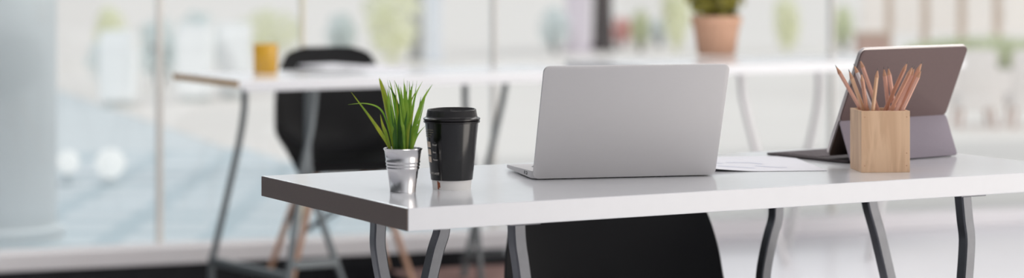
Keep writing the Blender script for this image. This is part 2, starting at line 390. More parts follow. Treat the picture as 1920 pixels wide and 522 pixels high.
def make_desk(name, loc, th, L, D, T, label, legs, bars, bars_u, group=None, sect=(0.026, 0.03), steel=None, edge=None, apron=0.0):
    steel = steel or M_STEEL
    root = thing(name, (loc.x, loc.y, 0), label, 'desk', th, group)
    M = desk_frame(Vector((loc.x, loc.y, 0)), th)
    bm = box(nb(), (0.0022, 0, DESK_Z - T), (L, D, DESK_Z), 0.0012); mesh('tabletop', bm, M_WHITE, root)
    bm = box(nb(), (0, 0.0008, DESK_Z - T + 0.0006), (0.002, D - 0.0008, DESK_Z - 0.0008)); e = mesh('edge_band', bm, edge or M_EDGE, root)
    if not edge: e['label'] = 'brown edge band on the short end'
    zt = DESK_Z - T
    if apron:
        bm = box(nb(), (0.022, 0.003, zt - apron), (L - 0.022, 0.02, zt), 0.001); mesh('apron', bm, M_WHITE, root)
    for u, v0, v1 in bars_u:
        bm = box(nb(), (u - 0.028, v0, zt - 0.006), (u + 0.028, v1, zt), 0.001); mesh('mounting_plate', bm, steel, root)
    for v, px, extra in legs:
        pts = finish_leg(leg_path(M, v, px), zt - 0.006, extra)
        bm = sweep(nb(), pts, rect_sect(*sect), (0, 1, 0)); mesh('leg', bm, steel, root, smooth=True, angle=30)
    for (v0, p0), (v1, p1) in bars:
        a = to_plane(M, v0, *p0); b_ = to_plane(M, v1, *p1)
        ref = (0, 0, 1)
        bm = sweep(nb(), [a, b_], rect_sect(0.026, 0.026), ref); mesh('stretcher', bm, steel, root)
    return root, M
O1 = at(763, 391.4, DESK_Z); TH1 = R(28.4); T1 = 0.0352
L1, D1 = 1.36, 0.582
M1 = desk_frame(Vector((O1.x, O1.y, 0)), TH1)
uC = to_plane(M1, 0.06, 968, 430).x; uF = to_plane(M1, 0.06, 1805, 374).x
legs1 = [
    (0.50, [(709, 420), (708, 455), (711, 482), (716, 512), (724, 545), (732, 575)], None),
    (0.29, [(828, 433), (817, 470), (805, 522)], None),
    (0.06, [(968, 428), (970, 455), (975, 490), (979, 522), (982, 560)], None),
    (0.50, [(1455, 393), (1453, 415), (1446, 440), (1438, 475), (1432, 510), (1430, 545)], None),
    (0.29, [(1630, 380), (1646, 440), (1665, 522)], None),
    (0.06, [(1805, 374), (1809, 410), (1813, 445), (1812, 480), (1809, 522), (1806, 560)], None),
]
make_desk('desk', O1, TH1, L1, D1, T1, 'large white desk in front with brown short end, carrying the laptop and coffee cup', legs1, [],
          [(uC, 0.03, 0.53), (uF, 0.03, 0.53)], sect=(0.022, 0.024))

# ------------------------------------------------------------------ laptop
LA = at(998, 338, DESK_Z); LB = at(1338, 330, DESK_Z); lw = (LB - LA).length + 0.002; l_ang = math.atan2((LB - LA).y, (LB - LA).x)
lap = thing('laptop', LA, 'open silver laptop seen from behind on the front desk', 'laptop', l_ang)
LD = 0.198
# base: wedge, thicker at the hinge; local y runs away from the camera (towards its user)
def wedge(bm, outline, zb0, zt0, zb1, zt1, D):
    vb, vt = [], []
    for x, y in outline:
        t = y / D
        vb.append(bm.verts.new((x, y, zb0 + (zb1 - zb0) * t))); vt.append(bm.verts.new((x, y, zt0 + (zt1 - zt0) * t)))
    bm.faces.new(vb[::-1]); bm.faces.new(vt)
    n = len(vb)
    for k in range(n): bm.faces.new((vb[k], vb[(k + 1) % n], vt[(k + 1) % n], vt[k]))
    es = [e for e in bm.edges if (e.verts[0] in vt and e.verts[1] in vt)]
    bmesh.ops.bevel(bm, geom=es, offset=0.0008, segments=2, profile=0.5, affect='EDGES')
    return bm
bm = wedge(nb(), rounded_rect(lw, LD, 0.012, 6), 0.0022, 0.0150, 0.0042, 0.0092, LD)
base = mesh('base', bm, M_ALU, lap, smooth=True, angle=35)
def top_z(y): return 0.0150 + (0.0092 - 0.0150) * y / LD
bm = nb()
ky0, ky1 = 0.022, 0.118
box(bm, (0.028, ky0, top_z(ky0) - 0.006), (lw - 0.028, ky1, top_z(ky1) + 0.0008)); kb = mesh('keyboard', bm, M_KEY, base)
bm = nb()
for r_ in range(6):
    for c_ in range(14):
        x0 = 0.030 + c_ * (lw - 0.060) / 14; y0 = ky0 + 0.002 + r_ * 0.0156
        box(bm, (x0, y0, top_z(y0) - 0.002), (x0 + (lw - 0.060) / 14 - 0.003, y0 + 0.013, top_z(y0) + 0.0022), 0.0004, 1)
mesh('keys', bm, M_KEY, kb)['kind'] = 'stuff'
bm = box(nb(), (lw / 2 - 0.05, 0.128, top_z(0.128) - 0.004), (lw / 2 + 0.05, 0.186, top_z(0.15) + 0.0002)); mesh('trackpad', bm, M_ALU, base)
for y0, y1 in ((0.0355, 0.0455), (0.052, 0.0575)):
    bm = box(nb(), (-0.0003, y0, 0.0058), (0.002, y1, 0.0112)); p_ = mesh('side_port', bm, M_ALU_DK, base)
bm = box(nb(), (-0.0006, 0.0375, 0.0078), (0.001, 0.0435, 0.0098)); mesh('port_tongue', bm, M_ALU, p_)
for fx, fy in ((0.03, 0.02), (lw - 0.03, 0.02), (0.03, LD - 0.02), (lw - 0.03, LD - 0.02)):
    zb = 0.0022 + 0.002 * fy / LD
    bm = lathe(nb(), [(0, 0), (0.006, 0), (0.006, zb + 0.001), (0, zb + 0.001)], 16, Matrix.Translation((fx, fy, 0))); mesh('rubber_foot', bm, M_KEY, base)
# lid leans back towards the camera
q_, h_ = 0.0808, 0.1955
lid_len = math.hypot(q_, h_); tilt = math.atan2(q_, h_)
ML = Matrix.Translation((0, 0.002, 0.0035)) @ Matrix.Rotation(tilt, 4, 'X') @ Matrix.Rotation(R(90), 4, 'X')
bm = slab(nb(), rounded_rect(lw, lid_len, 0.0105, 8), 0.0, 0.0052, 0.0012, ML)
lid = mesh('lid', bm, M_ALU, lap, smooth=True, angle=35)
ML2 = ML @ Matrix.Translation((0, 0, -0.0006))
bm = slab(nb(), rounded_rect(lw - 0.012, lid_len - 0.03, 0.003, 3, 0.006, 0.022), 0.0, 0.0005, 0, ML2); mesh('screen', bm, M_SCREEN, lid)

# ------------------------------------------------------------------ takeaway coffee cup
CP = at(847, 354.0, DESK_Z)
cup = thing('coffee_cup', CP, 'black paper takeaway coffee cup with black lid and white foot', 'coffee cup')
r_at = lambda z: 0.0312 + (0.0430 - 0.0312) * z / 0.113
bm = lathe(nb(), [(0, 0.004), (0.0300, 0.004), (0.0304, 0.0), (0.0312, 0.0), (r_at(0.018), 0.018), (r_at(0.113), 0.113), (r_at(0.113) - 0.0012, 0.113), (0.0300, 0.006), (0, 0.006)], 96)
mesh('paper_body', bm, M_CUPW, cup, smooth=True, angle=40)
s0 = 0.0155
bm = lathe(nb(), [(r_at(s0) + 0.0002, s0), (r_at(s0) + 0.0016, s0), (r_at(0.112) + 0.0014, 0.112), (r_at(0.112) + 0.0002, 0.112)], 96)
b2 = bm; slv = mesh('sleeve', bm, M_CUP, cup, smooth=True, angle=40)
# lid: rim beads, tapered wall, recessed top that climbs towards the back right
b = nb(); seg = 96; rings = []
prof = [(0.0440, 0.1085, 0), (0.0462, 0.1090, 0), (0.0466, 0.1115, 0), (0.0448, 0.1125, 0), (0.0466, 0.1135, 0), (0.0470, 0.1160, 0), (0.0446, 0.1172, 0),
        (0.0426, 0.1182, 0), (0.0420, 0.1200, 0), (0.0405, 0.1285, 0.3), (0.0400, 0.1300, 1), (0.0390, 0.1306, 1), (0.0376, 0.1300, 1), (0.0364, 0.1250, 0.4), (0.0330, 0.1236, 0), (0.0, 0.1232, 0)]
for r0, z0, k in prof:
    if r0 == 0: rings.append([b.verts.new((0, 0, z0))]); continue
    ring = []
    for i in range(seg):
        a = 2 * math.pi * i / seg
        up = max(0.0, math.cos(a - R(62))) ** 1.1 * 0.0012 * k
        ring.append(b.verts.new((r0 * math.cos(a), r0 * math.sin(a), z0 + up)))
    rings.append(ring)
for a_, c_ in zip(rings[:-1], rings[1:]):
    for k in range(seg):
        k2 = (k + 1) % seg
        if len(c_) == 1: b.faces.new((a_[k], a_[k2], c_[0]))
        else: b.faces.new((a_[k], a_[k2], c_[k2], c_[k]))
mesh('lid', b, M_LID, cup, smooth=True, angle=50)
def text_mesh(body, size, align='LEFT'):
    cu = bpy.data.curves.new('txt', 'FONT'); cu.body = body; cu.size = size; cu.align_x = align; cu.resolution_u = 2
    ob = bpy.data.objects.new('txt', cu); link(ob)
    dg = bpy.context.evaluated_depsgraph_get(); dg.update()
    me = bpy.data.meshes.new_from_object(ob.evaluated_get(dg)); b = nb(); b.from_mesh(me)
    bpy.data.objects.remove(ob); bpy.data.curves.remove(cu); bpy.data.meshes.remove(me)
    return b
def wrap(b, a0, z0, off=0.0020):
    """bend a flat drawing (x along the girth, y up) round the cup"""
    bmesh.ops.subdivide_edges(b, edges=[e for e in b.edges if e.calc_length() > 0.003], cuts=3, use_grid_fill=True)
    for v in b.verts:
        z = z0 + v.co.y; r = r_at(z) + off; a = a0 + v.co.x / r
        v.co = Vector((r * math.cos(a), r * math.sin(a), z))
    return b
def flat_rect(b, x, y, w, h):
    b.faces.new([b.verts.new(p) for p in ((x, y, 0), (x + w, y, 0), (x + w, y + h, 0), (x, y + h, 0))])
A0 = R(-90 - 66)
def zpx(y): return (354.0 - y) / 1142.0
def apx(x, z, d=3.726):                 # angle on the cup for a photo column
    r = r_at(z) + 0.002; s = max(-1, min(1, (x - 847) / 1142.0 / r)); return R(-90) + math.asin(s)
b = nb()
for y in (242.5, 246.8, 251.2, 255.3):
    x = 0.0; z = zpx(y)
    bb = nb(); lim = 0.027 + random.uniform(-0.002, 0.002)
    while x < lim:
        w = random.uniform(0.0008, 0.0022); flat_rect(bb, x, 0, w, 0.0011); x += w + 0.0006
    wrap(bb, apx(798.5, z), z); join(b, bb)
mesh('small_print', b, M_PRINT_DIM, slv)
for y, t in ((269.5, 'Decaf'), (283.5, 'Shot'), (297.5, 'Flavor')):
    z = zpx(y); bb = nb(); flat_rect(bb, 0, -0.0048, 0.0135, 0.0096)
    wrap(bb, apx(808.5 + (y - 269) * 0.06, z) - 0.0135 / r_at(z), z, 0.0019); mesh('tick_box', bb, M_BOXPRINT, slv)
    tb = text_mesh(t, 0.0042); wrap(tb, apx(811.5 + (y - 269) * 0.06, z), z - 0.0012); mesh('lettering', tb, M_PRINT, slv)
tb = text_mesh('CONTENTS HOT', 0.0052); z = zpx(325.5); wrap(tb, apx(826.5, z) - 0.039 / r_at(z), z); mesh('lettering', tb, M_PRINT, slv)
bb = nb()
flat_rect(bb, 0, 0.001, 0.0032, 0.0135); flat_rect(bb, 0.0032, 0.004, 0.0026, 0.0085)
wrap(bb, apx(820, 0.005), 0.0, 0.0003); mesh('brown_mark', bb, M_BROWNMARK, cup)  # brown patch on the white foot

# ------------------------------------------------------------------ grass in a metal pail
PP = at(755.5, 360.8, DESK_Z)
pot = thing('potted_grass', PP, 'small green grass plant in a shiny metal pail beside the coffee cup', 'potted plant')
HP = 0.0705
def rp(z): return 0.0206 + (0.0302 - 0.0206) * z / HP
prof = [(0, 0.0025), (0.0196, 0.0025), (0.0200, 0.0), (0.0212, 0.0), (0.0214, 0.0022), (rp(0.003), 0.003), (rp(0.034) - 0.0004, 0.034)]
for zc in (0.0392, 0.0442, 0.0496):
    prof += [(rp(zc - 0.0022), zc - 0.0022), (rp(zc) + 0.0009, zc - 0.0008), (rp(zc) + 0.0009, zc + 0.0008), (rp(zc + 0.0022), zc + 0.0022)]
prof += [(rp(0.0675), 0.0675), (0.0312, 0.0690), (0.0318, 0.0704), (0.0310, 0.0716), (0.0298, 0.0712), (0.0292, 0.0690), (0.0200, 0.006), (0, 0.006)]
mesh('pail', lathe(nb(), prof, 72), M_PAIL, pot, smooth=True, angle=45)
bm = lathe(nb(), [(0, 0.0645), (0.012, 0.0655), (0.0284, 0.0640), (0.0270, 0.056), (0, 0.056)], 32); mesh('soil', bm, M_SOIL, pot, smooth=True)
def PXL(x, y, dy=0.0):                     # pixel offset -> pail-local point (the plant stands about 3.66 m away)
    return Vector(((x - 755.5) / 1163.0, dy, (360.8 - y) / 1163.0))
def blade(pts, w, m, name='grass_blade', twist=0.0, peak=0.45):
    P = smooth_path(pts, 6); n = len(P); b = nb(); rows = []
    for i, p in enumerate(P):
        t = i / (n - 1)
        ww = w * 0.88 * (0.55 + 0.45 * min(1, t / peak)) if t < peak else w * 0.88 * (1 - ((t - peak) / (1 - peak)) ** 1.15)
        ww = max(ww, 0.00025)
        T = (P[min(i + 1, n - 1)] - P[max(i - 1, 0)]).normalized()
        side = T.cross(Vector((math.sin(twist), -math.cos(twist), 0))).normalized(); nn = side.cross(T)
        rows.append([b.verts.new(p - side * ww / 2), b.verts.new(p + nn * ww * 0.16), b.verts.new(p + side * ww / 2)])
    for a, c in zip(rows[:-1], rows[1:]):
        for k in range(2): b.faces.new((a[k], a[k + 1], c[k + 1], c[k]))
    return mesh(name, b, m, pot, smooth=True)
B = lambda x, d=0.0: PXL(x, 288, d)
Y_, G_, D_ = M_BLADE_Y, M_BLADE, M_BLADE_D
specs = [
    ([B(737, -.008), PXL(722, 258, -.02), PXL(697, 219, -.03), PXL(661, 170, -.035)], .0070, Y_),
    ([B(738, .004), PXL(726, 232, .0), PXL(712, 203, -.004), PXL(685, 193, -.01), PXL(654, 194.5, -.02)], .0034, G_),
    ([B(741, .0), PXL(733, 235, .002), PXL(725, 195, .0), PXL(715, 157, -.004), PXL(711, 146, -.006)], .0112, Y_),
    ([B(744, -.012), PXL(737, 235, -.016), PXL(731, 195, -.016), PXL(728, 165, -.02)], .0095, G_),
    ([B(735, -.014), PXL(726, 252, -.022), PXL(719, 232, -.026), PXL(715, 212, -.03)], .0068, Y_),
    ([B(747, .012), PXL(743, 225, .02), PXL(735, 180, .03), PXL(728, 152, .035)], .0060, G_),
    ([B(752, .006), PXL(750, 225, .01), PXL(741, 185, .012), PXL(727, 160, .015)], .0060, D_),
    ([B(757, .01), PXL(753, 215, .018), PXL(746, 175, .024), PXL(738, 152, .028)], .0050, G_),
    ([B(749, -.016), PXL(750, 240, -.022), PXL(752, 205, -.024), PXL(750, 170, -.026)], .0085, D_),
    ([B(757, -.01), PXL(757, 230, -.014), PXL(755, 190, -.016), PXL(752, 160, -.02)], .0090, G_),
    ([B(762, -.006), PXL(763, 225, -.010), PXL(762, 185, -.012), PXL(759, 154, -.014)], .0095, G_),
    ([B(760, .012), PXL(766, 215, .02), PXL(768, 180, .024), PXL(773, 158, .03)], .0060, D_),
    ([B(766, .0), PXL(768, 230, .0), PXL(770, 195, .0), PXL(771, 160, .0)], .0075, G_),
    ([B(767, .014), PXL(772, 215, .02), PXL(778, 180, .026), PXL(791, 154, .032)], .0042, G_),
    ([B(765, -.012), PXL(775, 245, -.018), PXL(786, 210, -.02), PXL(796, 182, -.022), PXL(812, 156, -.026)], .0088, G_),
    ([B(768, -.004), PXL(778, 240, -.006), PXL(785, 210, -.006), PXL(790, 180, -.008)], .0060, D_),
    ([B(770, -.016), PXL(777, 258, -.022), PXL(784, 238, -.024), PXL(790, 222, -.028)], .0080, G_),
    ([B(771, .008), PXL(780, 260, .012), PXL(787, 248, .014), PXL(797.5, 237, .016)], .0030, G_),
    ([B(746, .016), PXL(744, 250, .02), PXL(741, 235, .022), PXL(738, 222, .024)], .0080, Y_),
    ([B(754, -.02), PXL(756, 255, -.026), PXL(761, 230, -.028), PXL(765, 205, -.03)], .0070, D_),
    ([B(740, .012), PXL(732, 248, .018), PXL(726, 222, .022), PXL(722, 196, .026)], .0060, D_),
    ([B(760, .0), PXL(764, 210, .0), PXL(768, 180, .002), PXL(767, 152, .004)], .0055, G_),
    ([B(743, -.018), PXL(741, 258, -.026), PXL(743, 236, -.03), PXL(741, 214, -.034)], .0070, D_),
    ([B(766, -.018), PXL(768, 262, -.024), PXL(770, 245, -.026), PXL(775, 225, -.028)], .0065, D_),
    ([B(752, .018), PXL(751, 220, .026), PXL(748, 185, .03), PXL(745, 160, .034)], .0055, G_),
    ([B(757, .02), PXL(761, 225, .026), PXL(768, 195, .03), PXL(780, 170, .034)], .0050, Y_),
]
for bx, bd, tx, ty, wd, mm in ((744, .0, 711, 143, .0040, Y_), (748, -.006, 727, 148, .0036, G_), (752, .0, 739, 150, .0036, Y_), (757, .004, 757, 147, .0040, G_), (761, -.004, 764, 150, .0034, D_),
                           (763, .002, 774, 152, .0036, G_), (766, -.01, 783, 150, .0036, G_), (767, .006, 800, 168, .0038, G_), (746, -.02, 733, 176, .0050, D_), (760, -.022, 752, 186, .0060, G_), (764, -.02, 778, 200, .0055, Y_)):
    specs.append(([B(bx, bd), PXL(bx + (tx - bx) * .25, 240, bd * 1.5), PXL(bx + (tx - bx) * .6, 195 if ty < 160 else 225, bd * 1.8), PXL(tx, ty, bd * 2)], wd, mm))
for s in specs: blade(*s)

# ------------------------------------------------------------------ printed sheet by the laptop
PA = at(1333, 323, DESK_Z); PB = at(1560, 322, DESK_Z); p_ang = math.atan2((PB - PA).y, (PB - PA).x) + R(3)
sheet = thing('paper_sheet', PA, 'white printed sheet lying between the laptop and tablet', 'paper', p_ang)
b = nb(); nx, ny = 24, 24; PW, PH = 0.21, 0.297; grid = []
def sheet_z(x, y):
    k = max(0, 1 - x / 0.09) ** 1.6 * max(0, 1 - y / 0.13) ** 1.5
    return 0.0006 + 0.0055 * k
for j in range(ny + 1):
    grid.append([b.verts.new((PW * i / nx, PH * j / ny, sheet_z(PW * i / nx, PH * j / ny))) for i in range(nx + 1)])
for j in range(ny):
    for i in range(nx): b.faces.new((grid[j][i], grid[j][i + 1], grid[j + 1][i + 1], grid[j + 1][i]))
bmesh.ops.recalc_face_normals(b, faces=b.faces[:]); b.normal_update()
bmesh.ops.solidify(b, geom=b.faces[:], thickness=-0.0003)
mesh('sheet', b, M_PAPER, sheet, smooth=True, angle=60)
def stroke(pts, w=0.0022):
    P = smooth_path([(x, y, sheet_z(x, y) + 0.0006) for x, y in pts], 8); bb = nb(); rows = []
    for i, p in enumerate(P):
        p = Vector((p.x, p.y, sheet_z(p.x, p.y) + 0.0006))
        T = (P[min(i + 1, len(P) - 1)] - P[max(i - 1, 0)]).normalized(); s = T.cross(Vector((0, 0, 1))) * w / 2
        rows.append((bb.verts.new(p - s), bb.verts.new(p + s)))
    for a, c in zip(rows[:-1], rows[1:]): bb.faces.new((a[0], a[1], c[1], c[0]))
    return bb
for pl in ([(0.012, 0.20), (0.03, 0.16), (0.05, 0.15)], [(0.03, 0.10), (0.06, 0.075), (0.09, 0.055)], [(0.10, 0.10), (0.125, 0.07), (0.15, 0.06)], [(0.06, 0.17), (0.10, 0.16), (0.12, 0.13)]):
    mesh('blue_line', stroke(pl, 0.006), M_INK, sheet)

# ------------------------------------------------------------------ tablet in its folding keyboard cover
TP = at(1594, 308, DESK_Z); t_ang = math.atan2(0.6, 0.8); TL = 0.287
tab = thing('tablet', TP, 'grey-mauve tablet standing in a folding keyboard cover behind the pencil box', 'tablet', t_ang)
# local x along the tablet, local y away from the camera (towards its user)
fold_y, fold_z, top_y, top_z_, bot_y, bot_z = 0.030, 0.077, -0.0296, 0.2126, 0.0588, 0.0110
def panel(x0, x1, p, q, th, r, bev=0.001):
    """flat panel x0..x1 running from (y,z)=p to q, thickness th on its far side"""
    p = Vector((0, *p)); q = Vector((0, *q)); up = (q - p); Lh = up.length; up.normalize()
    n = Vector((1, 0, 0)).cross(up)
    Mx = Matrix(((1, up.x, n.x, x0), (0, up.y, n.y, p.y), (0, up.z, n.z, p.z), (0, 0, 0, 1)))
    return slab(nb(), rounded_rect(x1 - x0, Lh, r, 6), 0, th, bev, Mx)
up_v = Vector((0, top_y - bot_y, top_z_ - bot_z)).normalized(); nv = Vector((1, 0, 0)).cross(up_v)   # nv points to the camera side
body = mesh('tablet_body', panel(0, TL, (bot_y - nv.y * 0.0066, bot_z - nv.z * 0.0066), (top_y - nv.y * 0.0066, top_z_ - nv.z * 0.0066), 0.0062, 0.012), M_TABEDGE, tab, smooth=True, angle=35)
o_ = 0.0066 + 0.0007
mesh('screen', panel(0.006, TL - 0.006, (bot_y - nv.y * o_ + up_v.y * .006, bot_z - nv.z * o_ + up_v.z * .006), (top_y - nv.y * o_ - up_v.y * .006, top_z_ - nv.z * o_ - up_v.z * .006), 0.0006, 0.008, 0), M_SCREEN, body)
# back cover upper panel on the tablet
mesh('back_cover', panel(0.0015, TL - 0.0015, (fold_y, fold_z), (top_y + up_v.y * -0.002, top_z_ - 0.002), 0.0022, 0.010, 0.0006), M_COVER, tab, smooth=True, angle=35)
mesh('stand_flap', panel(0.0, TL, (0.0, 0.0012), (fold_y, fold_z), 0.0026, 0.006, 0.0008), M_FLAP, tab, smooth=True, angle=35)
bm = panel(0.004, TL - 0.004, (bot_y - 0.001, bot_z + 0.001), (fold_y + 0.002, fold_z - 0.004), 0.0012, 0.002, 0); mesh('shaded_panel', bm, M_COVER_SHADE, tab)  # panel darkened for the shade inside the fold
bm = slab(nb(), rounded_rect(TL, 0.218, 0.008, 5, 0, 0.008), 0.0012, 0.0052, 0.001); kb = mesh('keyboard_panel', bm, M_KEYB, tab, smooth=True, angle=35)
bm = nb()
for r_ in range(5):
    for c_ in range(14):
        w = (TL - 0.024) / 14; x0 = 0.012 + c_ * w; y0 = 0.100 + r_ * 0.0235
        box(bm, (x0 + 0.001, y0, 0.005), (x0 + w - 0.001, y0 + 0.0195, 0.0064), 0.0004, 1)
mesh('keys', bm, M_KEYCAP, kb)['kind'] = 'stuff'

# ------------------------------------------------------------------ pencil box and pencils
XA = at(1615.0, 324.3, DESK_Z); b_ang = R(4.5); BW, BH = 0.0872, 0.1088
pbox = thing('pencil_box', XA, 'square pale wooden pencil box standing on the front desk', 'pencil holder', b_ang)
t_ = 0.0055
bm = nb()
o4 = [(0, 0), (BW, 0), (BW, BW), (0, BW)]; i4 = [(t_, t_), (BW - t_, t_), (BW - t_, BW - t_), (t_, BW - t_)]
vb = [bm.verts.new((x, y, 0)) for x, y in o4]; vt = [bm.verts.new((x, y, BH)) for x, y in o4]
it = [bm.verts.new((x, y, BH)) for x, y in i4]; ib = [bm.verts.new((x, y, 0.008)) for x, y in i4]
bm.faces.new(vb[::-1]); bm.faces.new(ib)
for k in range(4):
    k2 = (k + 1) % 4
    bm.faces.new((vb[k], vb[k2], vt[k2], vt[k])); bm.faces.new((vt[k], vt[k2], it[k2], it[k])); bm.faces.new((it[k], it[k2], ib[k2], ib[k]))
bmesh.ops.bevel(bm, geom=bm.edges[:], offset=0.0006, segments=2, profile=0.5, affect='EDGES')
mesh('box_body', bm, M_BOX, pbox)
for x, z in ((0.006, 0.012), (0.006, 0.098), (BW - 0.006, 0.012), (BW - 0.006, 0.034), (BW - 0.006, 0.098)):
    bm = lathe(nb(), [(0, 0), (0.0011, 0), (0.0011, 0.0006), (0, 0.0006)], 12, Matrix.Translation((x, -0.0005, z)) @ Matrix.Rotation(R(-90), 4, 'X'))
    mesh('nail_plug', bm, M_CONE, pbox)
B_M = Matrix.Translation(XA) @ Matrix.Rotation(b_ang, 4, 'Z'); B_Mi = B_M.inverted()
def pix_local(x, y, ly):
    """pixel -> box-local point on the upright plane at local depth ly"""
    c = B_Mi @ Vector((0, 0, CAM_Z)); r = B_Mi.to_3x3() @ Vector(((x - W_PX / 2) / F_PX, 1, (HOR - y) / F_PX))
    return c + r * ((ly - c.y) / r.y)
pen_r = 0.0038
def pencil(tip, rim, ly_tip, ly_rim, m, label):
    a = pix_local(*tip, ly_tip); c = pix_local(*rim, ly_rim)
    d = (c - a).normalized(); t = (0.0095 - a.z) / d.z; foot = a + d * t
    lo = t_ + pen_r; hi = BW - t_ - pen_r
    foot.x = min(max(foot.x, lo), hi); foot.y = min(max(foot.y, lo), hi)
    wa, wf = B_M @ a, B_M @ foot; ax = (wa - wf); L = ax.length
    root = bpy.data.objects.new('pencil', None); root.empty_display_size = 0.02; link(root)
    root.location = wf; root.rotation_mode = 'QUATERNION'
    root.rotation_quaternion = ax.to_track_quat('Z', 'Y') @ Quaternion((0, 0, 1), random.uniform(0, 0.5))
    tag(root, label, 'pencil', 'pencils in the wooden box')
    cone = 0.0165
    mesh('pencil_shaft', lathe(nb(), [(0, 0.001), (pen_r, 0.001), (pen_r, L - cone), (0, L - cone)], 6), m, root)
    mesh('sharpened_end', lathe(nb(), [(pen_r * 0.97, L - cone - 0.001), (pen_r * 0.97, L - cone), (0.0010, L - 0.0052), (0, L - 0.0052)], 16), M_CONE, root, smooth=True, angle=50)
    mesh('lead_point', lathe(nb(), [(0.0010, L - 0.0053), (0.0003, L), (0, L)], 10), M_LEAD, root, smooth=True, angle=50)
T_, K_, N_ = M_PEN_TAN, M_PEN_PINK, M_PEN_BROWN
for args in (
    ((1566, 122), (1612.5, 203), 0.0303, 0.0507, K_, 'rosy pencil leaning farthest left out of the wooden box'),
    ((1591, 130), (1619, 206), 0.0129, 0.0295, T_, 'tan pencil second from left, leaning left at the box front'),
    ((1600.5, 119.5), (1635, 206), 0.0528, 0.0434, M_PEN_WHITE, 'white painted pencil leaning left behind the tan ones'),
    ((1611.7, 109.7), (1645, 204), 0.0731, 0.0612, K_, 'tall rosy pencil leaning left in front of the tablet corner, highest of all'),
    ((1614.7, 134.5), (1625, 207), 0.0059, 0.0193, N_, 'short upright brownish pencil at the left front of the box'),
    ((1646, 127), (1636.5, 207), 0.0092, 0.0129, T_, 'tan pencil leaning slightly right near the middle of the box'),
    ((1657, 125), (1666, 206), 0.0614, 0.0600, K_, 'left of the two upright rosy pencils at the middle of the box'),
    ((1665, 124), (1678, 206), 0.0723, 0.0450, K_, 'right of the two upright rosy pencils at the middle of the box'),
    ((1702.5, 115), (1660, 206), 0.0350, 0.0450, N_, 'brownish pencil leaning right, crossing from the middle of the box'),
    ((1712.6, 122), (1671, 206), 0.0084, 0.0166, N_, 'brownish pencil leaning right, left one of the close right-hand pair'),
    ((1715.6, 124.6), (1681.5, 206), 0.0221, 0.0169, K_, 'pale rosy pencil leaning right, right one of the close right-hand pair'),
    ((1729.7, 115), (1687, 206), 0.0378, 0.0323, N_, 'tall brownish pencil with its point farthest to the right'),
    ((1728.5, 128.7), (1692, 206), 0.0141, 0.0155, K_, 'rosy pencil at the right front, just below the farthest right point'),
): pencil(*args)

# ------------------------------------------------------------------ shell chairs on dowel legs
def shell_mesh(w_scale=1.0, top=0.80):
    # spine: (y forward, z, half width, edge lift)
    sp = [(0.225, 0.390, 0.200, 0.0), (0.218, 0.412, 0.214, 0.004), (0.17, 0.428, 0.222, 0.015), (0.08, 0.425, 0.225, 0.045), (-0.03, 0.420, 0.228, 0.075), (-0.11, 0.435, 0.228, 0.085),
          (-0.165, 0.480, 0.224, 0.07), (-0.190, 0.545, 0.218, 0.05), (-0.205, 0.62, 0.212, 0.04), (-0.218, 0.69, 0.198, 0.03), (-0.230, 0.745, 0.176, 0.022), (-0.238, 0.78, 0.148, 0.015), (-0.242, top, 0.085, 0.008)]
    P = smooth_path([(a, z, w) for a, z, w, _ in sp], 4); Lf = smooth_path([(l, 0, 0) for *_, l in sp], 4)
    b = nb(); n = 18; rows = []
    for i, p in enumerate(P):
        t = (P[min(i + 1, len(P) - 1)] - P[max(i - 1, 0)]); tn = Vector((0, t.x, t.y)).normalized()
        nrm = Vector((1, 0, 0)).cross(tn); nrm = -nrm if nrm.z * 1.0 + nrm.y * 1.0 < 0 else nrm
        row = []
        for k in range(n + 1):
            s = -1 + 2 * k / n
            c = Vector((s * p.z * w_scale, p.x, p.y)) + nrm * (Lf[i].x * abs(s) ** 3)
            row.append(b.verts.new(c))
        rows.append(row)
    for a, c in zip(rows[:-1], rows[1:]):
        for k in range(n): b.faces.new((a[k], a[k + 1], c[k + 1], c[k]))
    bmesh.ops.recalc_face_normals(b, faces=b.faces[:])
    bmesh.ops.solidify(b, geom=b.faces[:], thickness=0.007)
    return b
def make_chair(loc, rz, label, w_scale=1.0, top=0.80, zs=1.0):
    c = thing('shell_chair', loc, label, 'chair', rz, 'black shell chairs at the desks')
    sm = shell_mesh(w_scale, top)
    bmesh.ops.scale(sm, vec=(1, 1, zs), verts=sm.verts[:])
    mesh('seat_shell', sm, M_BLACK, c, smooth=True, angle=60)
    hub_z = 0.385 * zs
    for sx in (-1, 1):
        for sy in (-1, 1):
            a = Vector((sx * 0.10, sy * 0.09 - 0.01, hub_z)); f = Vector((sx * 0.215, sy * 0.205 - 0.01, 0.0))
            mesh('leg', taper_tube(nb(), f, a, 0.0095, 0.0145), M_BEECH, c, smooth=True, angle=50)
    bm = nb()
    for sx in (-1, 1):
        sweep(bm, [(sx * 0.12, -0.115, 0.33), (-sx * 0.165, 0.145, 0.18)], circ_sect(0.005, 8), (0, 0.2, 1))
        sweep(bm, [(sx * 0.12, 0.095, 0.33), (-sx * 0.165, 0.145, 0.18)], circ_sect(0.005, 8), (0, 0.2, 1))
        sweep(bm, [(sx * 0.12, 0.095, 0.33), (sx * 0.165, -0.165, 0.18)], circ_sect(0.005, 8), (0, 0.2, 1))
    mesh('steel_brace', bm, M_STEEL, c, smooth=True, angle=50)
    bm = nb(); box(bm, (-0.115, -0.11, hub_z - 0.005), (0.115, 0.09, hub_z + 0.012), 0.003); mesh('seat_mount', bm, M_STEEL, c)
    return c
# tucked in behind the front desk (its user faces the camera side)
nc = at_depth(1170, 400, 4.46)
make_chair((nc.x, nc.y - 0.19, 0), R(180 + 8), 'black shell chair tucked under the front desk behind the laptop', 1.0, 0.80, 0.87)

